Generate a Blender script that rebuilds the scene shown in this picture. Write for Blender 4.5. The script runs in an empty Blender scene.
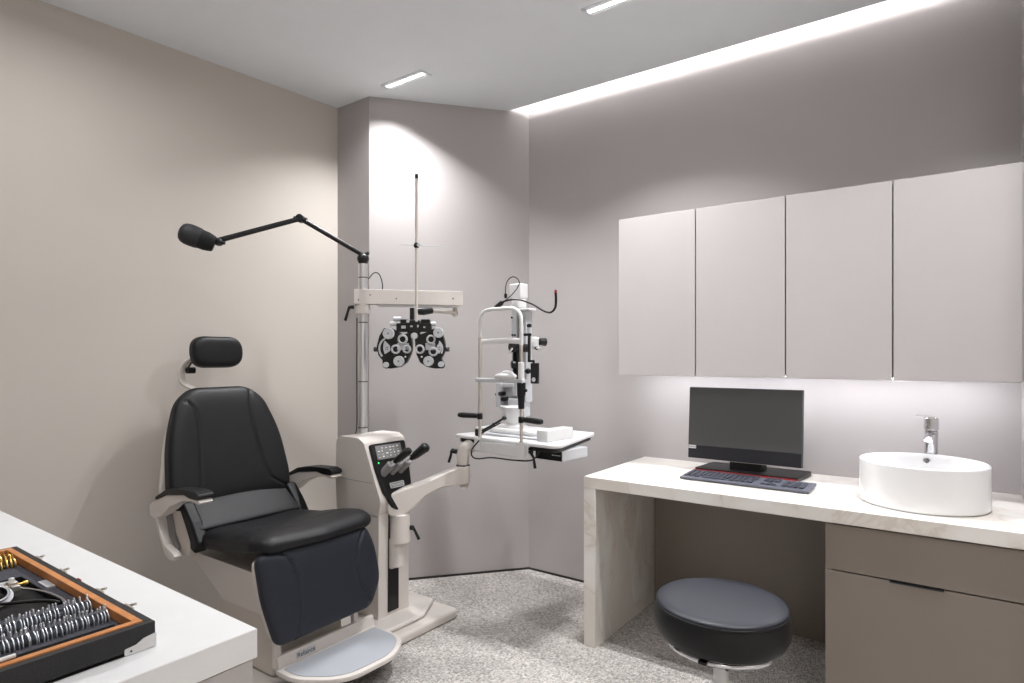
import bpy, bmesh, math, random
from mathutils import Vector, Matrix
random.seed(7)
PI = math.pi
SC = bpy.context.scene
COL = SC.collection

# ------------------------------------------------------------------ materials
def lin(c):
    return tuple(((v/255)/12.92 if v/255 <= .04045 else ((v/255+.055)/1.055)**2.4) for v in c)

def mat(name, rgb, rough=.5, metal=0., spec=.5, var=.0, vscale=8., bump=0., bscale=300., coat=0., trans=0., ior=1.45):
    m = bpy.data.materials.new(name); m.use_nodes = True
    nt = m.node_tree; b = nt.nodes['Principled BSDF']
    c = lin(rgb)
    b.inputs['Base Color'].default_value = (*c, 1)
    b.inputs['Roughness'].default_value = rough
    b.inputs['Metallic'].default_value = metal
    b.inputs['Specular IOR Level'].default_value = spec
    b.inputs['Coat Weight'].default_value = coat
    b.inputs['Coat Roughness'].default_value = .08
    b.inputs['Transmission Weight'].default_value = trans
    b.inputs['IOR'].default_value = ior
    tc = nt.nodes.new('ShaderNodeTexCoord')
    n = nt.nodes.new('ShaderNodeTexNoise'); n.inputs['Scale'].default_value = vscale; n.inputs['Detail'].default_value = 4
    nt.links.new(tc.outputs['Object'], n.inputs['Vector'])
    r = nt.nodes.new('ShaderNodeValToRGB')
    v = max(var, .01)
    r.color_ramp.elements[0].position = .3; r.color_ramp.elements[1].position = .7
    r.color_ramp.elements[0].color = (*[x*(1-v) for x in c], 1)
    r.color_ramp.elements[1].color = (*[min(1, x*(1+v)) for x in c], 1)
    nt.links.new(n.outputs['Fac'], r.inputs['Fac']); nt.links.new(r.outputs['Color'], b.inputs['Base Color'])
    if bump:
        n2 = nt.nodes.new('ShaderNodeTexNoise'); n2.inputs['Scale'].default_value = bscale; n2.inputs['Detail'].default_value = 3
        nt.links.new(tc.outputs['Object'], n2.inputs['Vector'])
        bp = nt.nodes.new('ShaderNodeBump'); bp.inputs['Strength'].default_value = bump; bp.inputs['Distance'].default_value = .001
        nt.links.new(n2.outputs['Fac'], bp.inputs['Height']); nt.links.new(bp.outputs['Normal'], b.inputs['Normal'])
    return m

def emis(name, rgb, s):
    m = bpy.data.materials.new(name); m.use_nodes = True
    nt = m.node_tree; b = nt.nodes['Principled BSDF']
    b.inputs['Base Color'].default_value = (*lin(rgb), 1)
    b.inputs['Emission Color'].default_value = (*lin(rgb), 1)
    b.inputs['Emission Strength'].default_value = s
    return m

def carpet_mat():
    m = mat('carpet_woven', (165, 161, 158), .95, spec=.1)
    nt = m.node_tree; b = nt.nodes['Principled BSDF']
    N = nt.nodes.new; L = nt.links.new
    tc = N('ShaderNodeTexCoord')
    def noise(sx, sy, sc, det=2, rot=0):
        mp = N('ShaderNodeMapping'); mp.inputs['Scale'].default_value = (sx, sy, 1); mp.inputs['Rotation'].default_value = (0, 0, rot)
        L(tc.outputs['Object'], mp.inputs['Vector'])
        n = N('ShaderNodeTexNoise'); n.inputs['Scale'].default_value = sc; n.inputs['Detail'].default_value = det
        L(mp.outputs['Vector'], n.inputs['Vector']); return n.outputs['Fac']
    a = noise(1, .16, 330, 2); c = noise(.16, 1, 330, 2); d = noise(1, 1, 420, 2); e = noise(1, 1, 9, 3)
    def mth(op, x, y):
        k = N('ShaderNodeMath'); k.operation = op
        for i, q in enumerate((x, y)):
            if isinstance(q, (int, float)): k.inputs[i].default_value = q
            else: L(q, k.inputs[i])
        return k.outputs[0]
    s = mth('ADD', mth('ADD', mth('MULTIPLY', a, .33), mth('MULTIPLY', c, .33)), mth('ADD', mth('MULTIPLY', d, .30), mth('MULTIPLY', e, .04)))
    r = N('ShaderNodeValToRGB')
    r.color_ramp.elements[0].position = .43; r.color_ramp.elements[0].color = (*lin((122, 117, 113)), 1)
    r.color_ramp.elements[1].position = .57; r.color_ramp.elements[1].color = (*lin((222, 217, 212)), 1)
    L(s, r.inputs['Fac'])
    # carpet tile joints
    br = N('ShaderNodeTexBrick'); br.offset = 0; br.inputs['Scale'].default_value = 1
    br.inputs['Brick Width'].default_value = .5; br.inputs['Row Height'].default_value = .5
    br.inputs['Mortar Size'].default_value = .0022; br.inputs['Mortar Smooth'].default_value = .4
    br.inputs['Color1'].default_value = (1, 1, 1, 1); br.inputs['Color2'].default_value = (.95, .95, .95, 1); br.inputs['Mortar'].default_value = (.72, .72, .72, 1)
    mp = N('ShaderNodeMapping'); mp.inputs['Location'].default_value = (.13, .21, 0); L(tc.outputs['Object'], mp.inputs['Vector']); L(mp.outputs['Vector'], br.inputs['Vector'])
    mx = N('ShaderNodeMix'); mx.data_type = 'RGBA'; mx.blend_type = 'MULTIPLY'; mx.inputs[0].default_value = 1
    L(r.outputs['Color'], mx.inputs[6]); L(br.outputs['Color'], mx.inputs[7])
    L(mx.outputs[2], b.inputs['Base Color'])
    bp = N('ShaderNodeBump'); bp.inputs['Strength'].default_value = .5; bp.inputs['Distance'].default_value = .003
    L(s, bp.inputs['Height']); L(bp.outputs['Normal'], b.inputs['Normal'])
    return m

def marble_mat():
    m = mat('veined_stone', (226, 221, 214), .3, spec=.4)
    nt = m.node_tree; b = nt.nodes['Principled BSDF']; N = nt.nodes.new; L = nt.links.new
    tc = N('ShaderNodeTexCoord'); mp = N('ShaderNodeMapping'); mp.inputs['Scale'].default_value = (2.1, 3.2, 1.5); mp.inputs['Rotation'].default_value = (.5, .4, .6)
    L(tc.outputs['Object'], mp.inputs['Vector'])
    n = N('ShaderNodeTexNoise'); n.inputs['Scale'].default_value = 1.6; n.inputs['Detail'].default_value = 8; n.inputs['Distortion'].default_value = .9; n.inputs['Roughness'].default_value = .55
    L(mp.outputs['Vector'], n.inputs['Vector'])
    r = N('ShaderNodeValToRGB'); cr = r.color_ramp
    cr.elements[0].position = .36; cr.elements[0].color = (*lin((236, 233, 229)), 1)
    cr.elements[1].position = .62; cr.elements[1].color = (*lin((222, 216, 208)), 1)
    for p, c in ((.475, (228, 223, 216)), (.498, (214, 206, 197)), (.515, (226, 220, 212))):
        e = cr.elements.new(p); e.color = (*lin(c), 1)
    L(n.outputs['Fac'], r.inputs['Fac']); L(r.outputs['Color'], b.inputs['Base Color'])
    return m

M = {}
M['carpet'] = carpet_mat(); M['marble'] = marble_mat()
M['wall_warm'] = mat('paint_warm_grey', (202, 195, 187), .75, var=.01, vscale=1.2, spec=.25)
M['wall_mauve'] = mat('paint_mauve_grey', (181, 176, 175), .7, var=.01, vscale=1.2, spec=.3)
M['ceiling'] = mat('paint_ceiling_white', (228, 231, 234), .85, spec=.2)
M['cove'] = mat('paint_cove_white', (235, 235, 235), .8, spec=.2)
M['quartz'] = mat('white_quartz', (232, 232, 232), .3, var=.015, vscale=20)
M['cab_light'] = mat('satin_light_greige', (184, 179, 178), .32, spec=.45, var=.01)
M['cab_dark'] = mat('satin_taupe', (136, 126, 117), .28, spec=.5, var=.015)
M['seam_dark'] = mat('dark_gap', (45, 42, 40), .7)
M['porcelain'] = mat('white_porcelain', (240, 240, 240), .06, coat=.6, spec=.6)
M['chrome'] = mat('chrome', (215, 215, 218), .07, metal=1)
M['steel'] = mat('brushed_steel', (225, 225, 226), .38, metal=1, bump=.1)
M['alum'] = mat('satin_aluminium', (205, 198, 190), .42, metal=.85)
M['rim_silver'] = mat('silver_rim', (226, 228, 232), .3, metal=.7)
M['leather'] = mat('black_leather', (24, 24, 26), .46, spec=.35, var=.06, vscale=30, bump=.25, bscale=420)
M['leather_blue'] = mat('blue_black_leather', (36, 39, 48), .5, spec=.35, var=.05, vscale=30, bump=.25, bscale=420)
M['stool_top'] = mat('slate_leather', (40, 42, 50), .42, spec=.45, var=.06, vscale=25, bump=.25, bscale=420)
M['beige'] = mat('beige_enamel', (213, 206, 200), .38, spec=.5, var=.01)
M['beige2'] = mat('beige_plastic_cover', (203, 195, 186), .5, spec=.45, var=.01)
M['white'] = mat('white_enamel', (218, 217, 217), .3, spec=.5)
M['offwhite'] = mat('grey_white_plastic', (190, 191, 194), .38)
M['tread'] = mat('grey_rubber_tread', (165, 168, 174), .65, bump=.3, bscale=500)
M['black'] = mat('black_plastic', (20, 20, 21), .4, spec=.45)
M['black_matt'] = mat('black_rubber', (26, 26, 27), .65, spec=.3, bump=.3, bscale=300)
M['lampgrey'] = mat('charcoal_matt', (38, 38, 40), .6)
M['darkgrey'] = mat('dark_grey_plastic', (52, 53, 57), .5)
M['midgrey'] = mat('mid_grey_plastic', (128, 126, 126), .4)
M['screen'] = mat('matt_dark_screen', (84, 84, 84), .45, spec=.5)
M['bezel'] = mat('monitor_bezel', (38, 38, 44), .35)
M['red'] = mat('red_plastic', (150, 24, 22), .45)
M['key'] = mat('dark_keycap', (54, 56, 68), .45)
M['keybase'] = mat('keyboard_grey', (92, 94, 104), .45)
M['lettering'] = mat('light_lettering', (225, 225, 225), .5)
M['ink'] = mat('dark_lettering', (40, 46, 58), .5)
M['glass'] = mat('lens_glass', (190, 202, 210), .12, trans=.6, ior=1.45)
M['gold'] = mat('gold_rim', (232, 192, 105), .3, metal=.85)
M['wood'] = mat('orange_brown_wood', (205, 135, 78), .42, var=.12, vscale=40)
M['foam'] = mat('charcoal_foam', (80, 80, 88), .9, var=.4, vscale=400, spec=.2, bump=.6, bscale=500)
M['case'] = mat('black_grained_case', (30, 30, 32), .5, var=.15, vscale=300, bump=.5, bscale=350)
M['green_led'] = emis('green_indicator', (60, 255, 90), 2.)
M['lamp'] = emis('downlight_diffuser', (255, 253, 250), 5.)
M['cove_led'] = emis('cove_led_strip', (255, 253, 252), 26.)
M['under_led'] = emis('cabinet_led_strip', (244, 246, 252), 60.)

# ------------------------------------------------------------------ mesh helpers
class MB:
    def __init__(self): self.bm = bmesh.new()
    def merge(self, b, mtx=None):
        if mtx is not None: bmesh.ops.transform(b, matrix=mtx, verts=b.verts)
        me = bpy.data.meshes.new('t'); b.to_mesh(me); b.free()
        self.bm.from_mesh(me); bpy.data.meshes.remove(me); return self
    def box(self, x0, x1, y0, y1, z0, z1, bev=0., seg=2, mtx=None):
        b = bmesh.new()
        bmesh.ops.create_cube(b, size=1, matrix=Matrix.Translation(((x0+x1)/2, (y0+y1)/2, (z0+z1)/2)) @ Matrix.Diagonal((abs(x1-x0), abs(y1-y0), abs(z1-z0), 1)))
        if bev: bmesh.ops.bevel(b, geom=b.edges[:], offset=bev, segments=seg, affect='EDGES', profile=.5, clamp_overlap=True)
        return self.merge(b, mtx)
    def prism(self, pts, h0, h1, plane='xy', bev=0., seg=2, mtx=None):
        """polygon extruded along the remaining axis"""
        b = bmesh.new()
        def P(a, c, h): return {'xy': (a, c, h), 'xz': (a, h, c), 'yz': (h, a, c)}[plane]
        lo = [b.verts.new(P(a, c, h0)) for a, c in pts]; hi = [b.verts.new(P(a, c, h1)) for a, c in pts]
        n = len(pts)
        f1 = b.faces.new(lo); f2 = b.faces.new(hi)
        for i in range(n): b.faces.new((lo[i], lo[(i+1) % n], hi[(i+1) % n], hi[i]))
        bmesh.ops.recalc_face_normals(b, faces=b.faces)
        if bev:
            es = [e for e in b.edges if f1 in e.link_faces or f2 in e.link_faces]
            bmesh.ops.bevel(b, geom=es, offset=bev, segments=seg, affect='EDGES', profile=.5, clamp_overlap=True)
        return self.merge(b, mtx)
    def cyl(self, p0, p1, r0, r1=None, n=28, bev=0.):
        r1 = r0 if r1 is None else r1
        p0, p1 = Vector(p0), Vector(p1); d = p1-p0; L = d.length
        prof = [(0, 0), (max(r0-bev, 0), 0), (r0, bev), (r1, L-bev), (max(r1-bev, 0), L), (0, L)] if bev else [(0, 0), (r0, 0), (r1, L), (0, L)]
        return self.lathe(prof, p0, d, n)
    def lathe(self, prof, org, d=(0, 0, 1), n=32):
        b = bmesh.new(); rings = []
        for r, z in prof:
            if r < 1e-6: rings.append([b.verts.new((0, 0, z))])
            else: rings.append([b.verts.new((r*math.cos(2*PI*k/n), r*math.sin(2*PI*k/n), z)) for k in range(n)])
        for A, B in zip(rings, rings[1:]):
            for k in range(n):
                q = [A[k % len(A)], A[(k+1) % len(A)], B[(k+1) % len(B)], B[k % len(B)]]
                u = []
                for v in q:
                    if v not in u: u.append(v)
                if len(u) > 2:
                    try: b.faces.new(u)
                    except ValueError: pass
        bmesh.ops.recalc_face_normals(b, faces=b.faces)
        q = Vector((0, 0, 1)).rotation_difference(Vector(d).normalized()).to_matrix().to_4x4()
        return self.merge(b, Matrix.Translation(Vector(org)) @ q)
    def tube(self, pts, r, n=12, smooth=0, squash=None):
        pts = [Vector(p) for p in pts]
        rs = list(r) if isinstance(r, (list, tuple)) else [r]*len(pts)
        if smooth:
            P2, R2 = [], []
            for i in range(len(pts)-1):
                a, b_, c, d = pts[max(i-1, 0)], pts[i], pts[i+1], pts[min(i+2, len(pts)-1)]
                for s in range(smooth):
                    t = s/smooth
                    P2.append(.5*((2*b_)+(-a+c)*t+(2*a-5*b_+4*c-d)*t*t+(-a+3*b_-3*c+d)*t**3)); R2.append(rs[i]*(1-t)+rs[i+1]*t)
            P2.append(pts[-1]); R2.append(rs[-1]); pts, rs = P2, R2
        b = bmesh.new(); rings = []
        t0 = (pts[1]-pts[0]).normalized()
        up = Vector((0, 0, 1)) if abs(t0.z) < .9 else Vector((1, 0, 0))
        nx = t0.cross(up).normalized()
        for i, p in enumerate(pts):
            t = ((pts[min(i+1, len(pts)-1)]-pts[i]).normalized()+(pts[i]-pts[max(i-1, 0)]).normalized()).normalized()
            nx = (nx-t*nx.dot(t)).normalized(); ny = t.cross(nx)
            sq = squash or (1, 1)
            rings.append([b.verts.new(p+(nx*math.cos(2*PI*k/n)*sq[0]+ny*math.sin(2*PI*k/n)*sq[1])*rs[i]) for k in range(n)])
        for A, B in zip(rings, rings[1:]):
            for k in range(n): b.faces.new((A[k], A[(k+1) % n], B[(k+1) % n], B[k]))
        b.faces.new(rings[0][::-1]); b.faces.new(rings[-1])
        bmesh.ops.recalc_face_normals(b, faces=b.faces)
        return self.merge(b)
    def ball(self, c, r, sc=(1, 1, 1), mtx=None):
        b = bmesh.new(); bmesh.ops.create_uvsphere(b, u_segments=24, v_segments=14, radius=r)
        m = Matrix.Translation(Vector(c)) @ Matrix.Diagonal((*sc, 1))
        return self.merge(b, (mtx @ m) if mtx is not None else m)
    def cushion(self, outline, Tf, Tb, mtx, seams=(), rings=26, pw=2.6, sd=.004, sw=.007, warp=None, ctr=None, crown=.25):
        """padded shape: 2-D outline inflated to Tf in front and Tb behind, seams pressed in"""
        n = len(outline)
        cx, cy = ctr or (sum(p[0] for p in outline)/n, sum(p[1] for p in outline)/n)
        b = bmesh.new()
        def dist(x, y):
            best = 9
            for s in seams:
                for (ax, ay), (bx, by) in zip(s, s[1:]):
                    dx, dy = bx-ax, by-ay; t = max(0, min(1, ((x-ax)*dx+(y-ay)*dy)/(dx*dx+dy*dy)))
                    best = min(best, math.hypot(x-ax-t*dx, y-ay-t*dy))
            return best
        def side(T, sgn):
            R = []
            for k in range(rings+1):
                s = 1-(1-k/rings)**2 if k < rings else 1.
                s = 1-(1-s)
                prof = (1-s**(pw*3))**(1/pw)*(1-crown)+crown*(1-s*s)
                ring = []
                if k == 0: pts = [(cx, cy)]
                else: pts = [(cx+(x-cx)*s, cy+(y-cy)*s) for x, y in outline]
                for x, y in pts:
                    h = T*prof
                    if sgn > 0 and seams and s < .985:
                        h -= sd*math.exp(-(dist(x, y)/sw)**2)
                    v = Vector((x, y, sgn*h))
                    if warp: v = Vector(warp(*v))
                    ring.append(b.verts.new(v))
                R.append(ring)
            return R
        F = side(Tf, 1); B = side(Tb, -1)
        for R in (F, B):
            for k in range(n): b.faces.new((R[0][0], R[1][k], R[1][(k+1) % n]))
            for A, C in zip(R[1:], R[2:]):
                for k in range(n): b.faces.new((A[k], C[k], C[(k+1) % n], A[(k+1) % n]))
        bmesh.ops.remove_doubles(b, verts=b.verts, dist=1e-6)
        bmesh.ops.recalc_face_normals(b, faces=b.faces)
        return self.merge(b, mtx)
    def build(self, name, m, parent=None, sharp=38):
        bm = self.bm
        for f in bm.faces: f.smooth = True
        a = math.radians(sharp)
        for e in bm.edges:
            if len(e.link_faces) == 2:
                if e.calc_face_angle(0) > a: e.smooth = False
        # keep the origin at the middle of the mesh
        xs = [v.co for v in bm.verts]
        c = Vector([(min(p[i] for p in xs)+max(p[i] for p in xs))/2 for i in range(3)])
        if parent is None: c.z = min(p.z for p in xs)
        bmesh.ops.translate(bm, verts=bm.verts, vec=-c)
        me = bpy.data.meshes.new(name); bm.to_mesh(me); bm.free()
        me.materials.append(M[m])
        o = bpy.data.objects.new(name, me); COL.objects.link(o)
        wn = o.modifiers.new('normals', 'WEIGHTED_NORMAL'); wn.keep_sharp = True
        put(o, c, parent); return o

WORLD = {}
def put(o, c, parent=None):
    WORLD[o] = Vector(c)
    if parent is not None:
        o.parent = parent; o.location = Vector(c)-WORLD[parent]
    else: o.location = c

def tag(o, label=None, cat=None, group=None, kind=None):
    if label: o['label'] = label
    if cat: o['category'] = cat
    if group: o['group'] = group
    if kind: o['kind'] = kind
    return o

def thing(name, loc, label, cat, group=None):
    o = bpy.data.objects.new(name, None); COL.objects.link(o); o.empty_display_size = .1
    put(o, loc); return tag(o, label, cat, group)

def structure(o): o['kind'] = 'structure'; return o

def text_mesh(txt, size, name, m, parent, mtx, depth=.0004):
    cu = bpy.data.curves.new(name, 'FONT'); cu.body = txt; cu.size = size; cu.extrude = depth; cu.align_x = 'CENTER'; cu.align_y = 'CENTER'
    o = bpy.data.objects.new('tmp', cu); COL.objects.link(o)
    dg = bpy.context.evaluated_depsgraph_get(); me = bpy.data.meshes.new_from_object(o.evaluated_get(dg))
    bpy.data.objects.remove(o)
    b = bmesh.new(); b.from_mesh(me); bpy.data.meshes.remove(me)
    mb = MB(); mb.merge(b, mtx); return mb.build(name, m, parent)

def rpoly(pts, rad, seg=6):
    """round the corners of a polygon; rad scalar or list"""
    out = []; n = len(pts)
    for i in range(n):
        r = rad[i] if isinstance(rad, (list, tuple)) else rad
        p = Vector(pts[i]); a = Vector(pts[i-1])-p; c = Vector(pts[(i+1) % n])-p
        la, lc = a.length, c.length; a.normalize(); c.normalize()
        ang = a.angle(c); t = min(r/math.tan(ang/2), la*.48, lc*.48)
        s, e = p+a*t, p+c*t
        if r <= 1e-6: out.append(tuple(p)); continue
        for k in range(seg+1):
            q = k/seg; out.append(tuple(s*(1-q)**2+p*2*q*(1-q)+e*q*q))
    return out

def densify(pts, step):
    out = []
    for i, p in enumerate(pts):
        q = pts[(i+1) % len(pts)]; d = math.hypot(q[0]-p[0], q[1]-p[1]); k = max(1, int(d/step))
        for j in range(k): out.append((p[0]+(q[0]-p[0])*j/k, p[1]+(q[1]-p[1])*j/k))
    return out

def frame(o, x, y):
    """matrix with local x, y axes at origin o; z = x cross y"""
    x = Vector(x).normalized(); y = Vector(y); y = (y-x*y.dot(x)).normalized(); z = x.cross(y)
    m = Matrix((x, y, z)).transposed().to_4x4(); return Matrix.Translation(Vector(o)) @ m

# ------------------------------------------------------------------ camera
cam = bpy.data.cameras.new('camera'); co = bpy.data.objects.new('camera', cam); COL.objects.link(co)
co.location = (0, 0, 1.28); co.rotation_euler = (PI/2, 0, math.radians(35.87))
cam.sensor_width = 36; cam.lens = 612.6/1024*36; cam.shift_y = 15/1024; cam.clip_start = .02
SC.camera = co

# ------------------------------------------------------------------ room shell
ZC = 2.745; YB = 3.05; XR = .207
A0 = (-2.079, 3.05); A1 = (-2.674, 2.325); A2 = (-2.951, 2.325); A3 = (-3.20, -1.3)
EX = 2.4
fl = [(A3[0]-.1, -1.4), (EX+.1, -1.4), (EX+.1, YB+.12), (A3[0]-.1, YB+.12)]
structure(MB().prism(fl, -.06, 0).build('floor', 'carpet'))
# ceiling stops short of the back wall: the cove slot
YL = 2.948
structure(MB().prism([(A3[0]-.1, -1.4), (EX+.1, -1.4), (EX+.1, YL), (A0[0]-.12, YL), (A3[0]-.1, YL)], ZC, ZC+.014).build('ceiling', 'ceiling'))
structure(MB().box(A0[0]-.15, EX+.1, YL-.22, YL-.20, ZC+.014, 3.02).box(A0[0]-.15, EX+.1, YL-.22, YB+.12, 3.02, 3.04).build('trim_1', 'cove'))
structure(MB().prism([A0, (A0[0]-.2, A0[1]+.12), (EX+.1, YB+.12), (EX+.1, YB)], 0, 3.02).build('wall_back', 'wall_mauve'))
structure(MB().prism([A0, A1, (A1[0]-.1, A1[1]+.1), (A0[0]-.2, A0[1]+.12)], 0, 3.02).build('wall_angled', 'wall_mauve'))
structure(MB().prism([A1, A2, (A2[0], A2[1]+.1), (A1[0]-.1, A1[1]+.1)], 0, ZC).build('wall_jog', 'wall_mauve'))
structure(MB().prism([A2, A3, (A3[0]-.1, A3[1]), (A2[0]-.1, A2[1]+.1), (A2[0], A2[1]+.1)], 0, ZC).build('wall_left', 'wall_warm'))
structure(MB().box(XR, XR+.1, 2.36, YB, 0, 3.02).build('wall_right', 'wall_mauve'))
structure(MB().box(A3[0]-.1, EX+.1, -1.4, -1.3, 0, ZC).build('wall_front', 'wall_warm'))
structure(MB().box(EX, EX+.1, -1.3, YB, 0, ZC).build('wall_end', 'wall_warm'))
# thin dark shadow-gap skirting
def skirt(a, b, name):
    d = (Vector(b)-Vector(a)).normalized(); nrm = Vector((d.y, -d.x))*.004
    structure(MB().prism([a, b, tuple(Vector(b)+nrm), tuple(Vector(a)+nrm)], 0, .012).build(name, 'seam_dark'))
skirt(A0, (-1.33, YB), 'baseboard_back'); skirt(A1, A0, 'baseboard_angled')

# ------------------------------------------------------------------ ceiling lights
def linear_light(x, y, label, i, watts=11, beam=112):
    t = thing('recessed_ceiling_light', (x, y, ZC-.012), label, 'ceiling light', 'recessed linear ceiling lights')
    L, W = .145, .033
    mb = MB()
    mb.box(x-L-.008, x+L+.008, y-W-.006, y-W+.008, ZC-.004, ZC); mb.box(x-L-.008, x+L+.008, y+W-.008, y+W+.006, ZC-.004, ZC)
    mb.box(x-L-.008, x-L+.008, y-W, y+W, ZC-.004, ZC); mb.box(x+L-.008, x+L+.008, y-W, y+W, ZC-.004, ZC)
    mb.build('frame', 'ceiling', t)
    MB().box(x-L+.008, x+L-.008, y-W+.024, y+W-.024, ZC-.003, ZC-.0005).build('diffuser', 'lamp', t)
    la = bpy.data.lights.new('downlight', 'AREA'); la.shape = 'RECTANGLE'; la.size = .25; la.size_y = .03
    la.energy = watts; la.color = (.975, .982, 1); la.spread = math.radians(beam)
    lo = bpy.data.objects.new('downlight_lamp', la); COL.objects.link(lo); put(lo, (x, y, ZC-.008), t); lo.rotation_euler = (math.radians(-5 if watts > 10 else 0), 0, 0)
    return t, la
LBL = [('recessed linear ceiling light over the exam equipment, left of the two in view', -2.36, 2.30),
       ('recessed linear ceiling light cut by the top edge of the photo', -1.125, 2.30),
       ('recessed linear ceiling light above the sink counter, outside the photo', .12, 2.15),
       ('recessed linear ceiling light above the lens case counter, outside the photo', -2.2, .75),
       ('recessed linear ceiling light over the open floor in front of desk, outside the photo', -1.0, .75),
       ('recessed linear ceiling light above where the photographer stands, outside the photo', .6, .5),
       ('added unseen ceiling light at the far right end of the room, for wall bounce', 1.95, 1.1),  # no known fixture: added to light the end wall for bounce
       ('added unseen ceiling light close to the front wall, for soft bounce', .7, -.95)]  # also added, so the front wall throws soft light into the room
for i, (lb, x, y) in enumerate(LBL): linear_light(x, y, lb, i, *((14, 120), (17.5, 120), (13, 120), (9.5, 168), (4.5, 168), (7.5, 168), (26, 80), (26, 80))[i])
# cove LED strip lying on the ceiling edge
tag(MB().box(-2.16, EX, YL-.098, YL-.088, ZC+.036, ZC+.062).build('cove_light_strip', 'cove_led'),
    'bright hidden light strip in the slot where ceiling meets the back wall', 'light strip')
# ------------------------------------------------------------------ wall cabinets
CX0, CX1, CYF, CZ0, CZ1 = -1.321, .187, 2.71, 1.191, 1.943
W = (CX1-CX0)/4
CL = ['greige wall cabinet at the left end of the row, brightest door', 'second greige wall cabinet from the left, above the monitor',
      'third greige wall cabinet from the left, between monitor and sink', 'greige wall cabinet at the right end, above the round sink']
for i in range(4):
    x0, x1 = CX0+i*W, CX0+(i+1)*W
    t = thing('wall_cabinet', ((x0+x1)/2, (CYF+YB)/2, CZ0), CL[i], 'cabinet', 'handleless cabinets on the back wall')
    MB().box(x0+.0005, x1-.0005, CYF+.021, YB, CZ0+.006, CZ1-.001).build('body', 'cab_light', t)
    MB().box(x0+(.0 if i == 0 else .0025), x1-(.0025 if i < 3 else 0), CYF, CYF+.019, CZ0, CZ1, .0012, 1).build('door', 'cab_light', t)
st = MB().box(CX0+.03, CX1-.03, 2.88, 2.892, CZ0+.001, CZ0+.0058).build('under_cabinet_light_strip', 'under_led')
tag(st, 'slim cool white light strip under the wall cabinets', 'light strip')
# filler between cabinets and side wall
structure(MB().box(CX1, XR, CYF+.012, YB, CZ0+.001, CZ1).build('trim_2', 'cab_light'))

# ------------------------------------------------------------------ desk
DX0, DYF, DZ = -1.335, 2.389, .749
d = thing('desk', (-.6, 2.7, 0), 'white stone desk top with waterfall veined leg, running along back wall', 'desk')
MB().box(DX0, XR, DYF, YB, DZ-.05, DZ, .0015, 1).build('worktop', 'marble', d)
MB().box(DX0, DX0+.058, DYF+.0005, YB, 0, DZ-.05, .0015, 1).build('side_panel', 'marble', d)
MB().box(DX0+.06, -.372, YB-.012, YB, 0, DZ-.05).build('wall_shade_panel', 'cab_dark', d)  # dark sheet on the wall under the desk, its colour standing for shade
# base cabinet
BX0, BYF = -.372, 2.408
c = thing('base_cabinet', (-.08, 2.72, 0), 'taupe two-drawer base cabinet under the sink end of the desk', 'cabinet')
MB().box(BX0, XR, BYF+.022, YB, .0, DZ-.056).build('body', 'seam_dark', c)
MB().box(BX0, BX0+.018, BYF, YB-.01, 0, DZ-.052).build('side_panel', 'cab_dark', c)
MB().box(BX0+.001, XR-.004, BYF-.001, BYF+.02, .5325, DZ-.058, .001, 1).build('drawer', 'cab_dark', c)
dr = MB().box(BX0+.001, XR-.004, BYF-.001, BYF+.02, .06, .5275, .001, 1).build('drawer', 'cab_dark', c)
MB().box(-.177, -.028, BYF-.006, BYF+.012, .5275, .5310).box(-.177, -.028, BYF-.006, BYF-.0045, .5235, .5310).build('edge_pull', 'darkgrey', dr)['label'] = 'slim dark metal edge pull'

# ------------------------------------------------------------------ sink and tap
sx, sy, R = -.096, 2.668, .2
s = thing('vessel_sink', (sx, sy, DZ), 'round white porcelain vessel basin standing on the counter', 'sink')
H_ = .155
pr = [(0, .0), (R*.955, 0), (R*.955, .003), (R*.985, .004), (R, .010), (R, H_-.006), (R-.003, H_-.001), (R-.008, H_), (R-.013, H_-.003), (R-.018, H_-.02), (R-.03, .05), (R-.06, .026), (R-.12, .018), (.03, .014), (0, .014)]
MB().lathe(pr, (sx, sy, DZ), n=96).build('bowl', 'porcelain', s, 50)
# overflow ring on the inner back wall
oc = Vector((sx+.008, sy+.179, DZ+.128))
MB().lathe([(0, 0), (.006, 0), (.006, .003), (.0085, .006), (.0125, .004), (.013, 0)], oc, (-.1, -1, .15), 24).build('overflow_cap', 'chrome', s)
MB().lathe([(0, .003), (.022, .003), (.022, 0), (.028, 0), (.028, .002), (.024, .007), (0, .008)], (sx, sy, DZ+.014), n=32).build('drain', 'chrome', s)
tx, ty = -.075, 2.905
f = thing('tap', (tx, ty, DZ), 'tall chrome single lever tap behind the round sink', 'tap')
MB().lathe([(0, 0), (.027, 0), (.027, .006), (.0235, .009), (.0225, .2), (.0235, .228), (.0235, .238), (.02, .241), (0, .241)], (tx, ty, DZ), n=40).build('body', 'chrome', f)
MB().tube([(tx, ty, DZ+.226), (tx-.004, ty-.04, DZ+.226), (tx-.006, ty-.08, DZ+.220), (tx-.007, ty-.098, DZ+.212)], [.02, .018, .0165, .015], 20, 4, (1, .62)).build('spout', 'chrome', f)
MB().lathe([(0, 0), (.0245, 0), (.0255, .004), (.0255, .042), (.022, .047), (0, .048)], (tx, ty, DZ+.245), n=40).cyl((tx, ty, DZ+.240), (tx, ty, DZ+.247), .02)\
    .box(-.05, .012, -.009, .009, -.003, .003, .002, 2, Matrix.Translation((tx, ty, DZ+.2945)) @ Matrix.Rotation(.08, 4, 'Z') @ Matrix.Rotation(.06, 4, 'Y')).build('lever', 'chrome', f)

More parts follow.
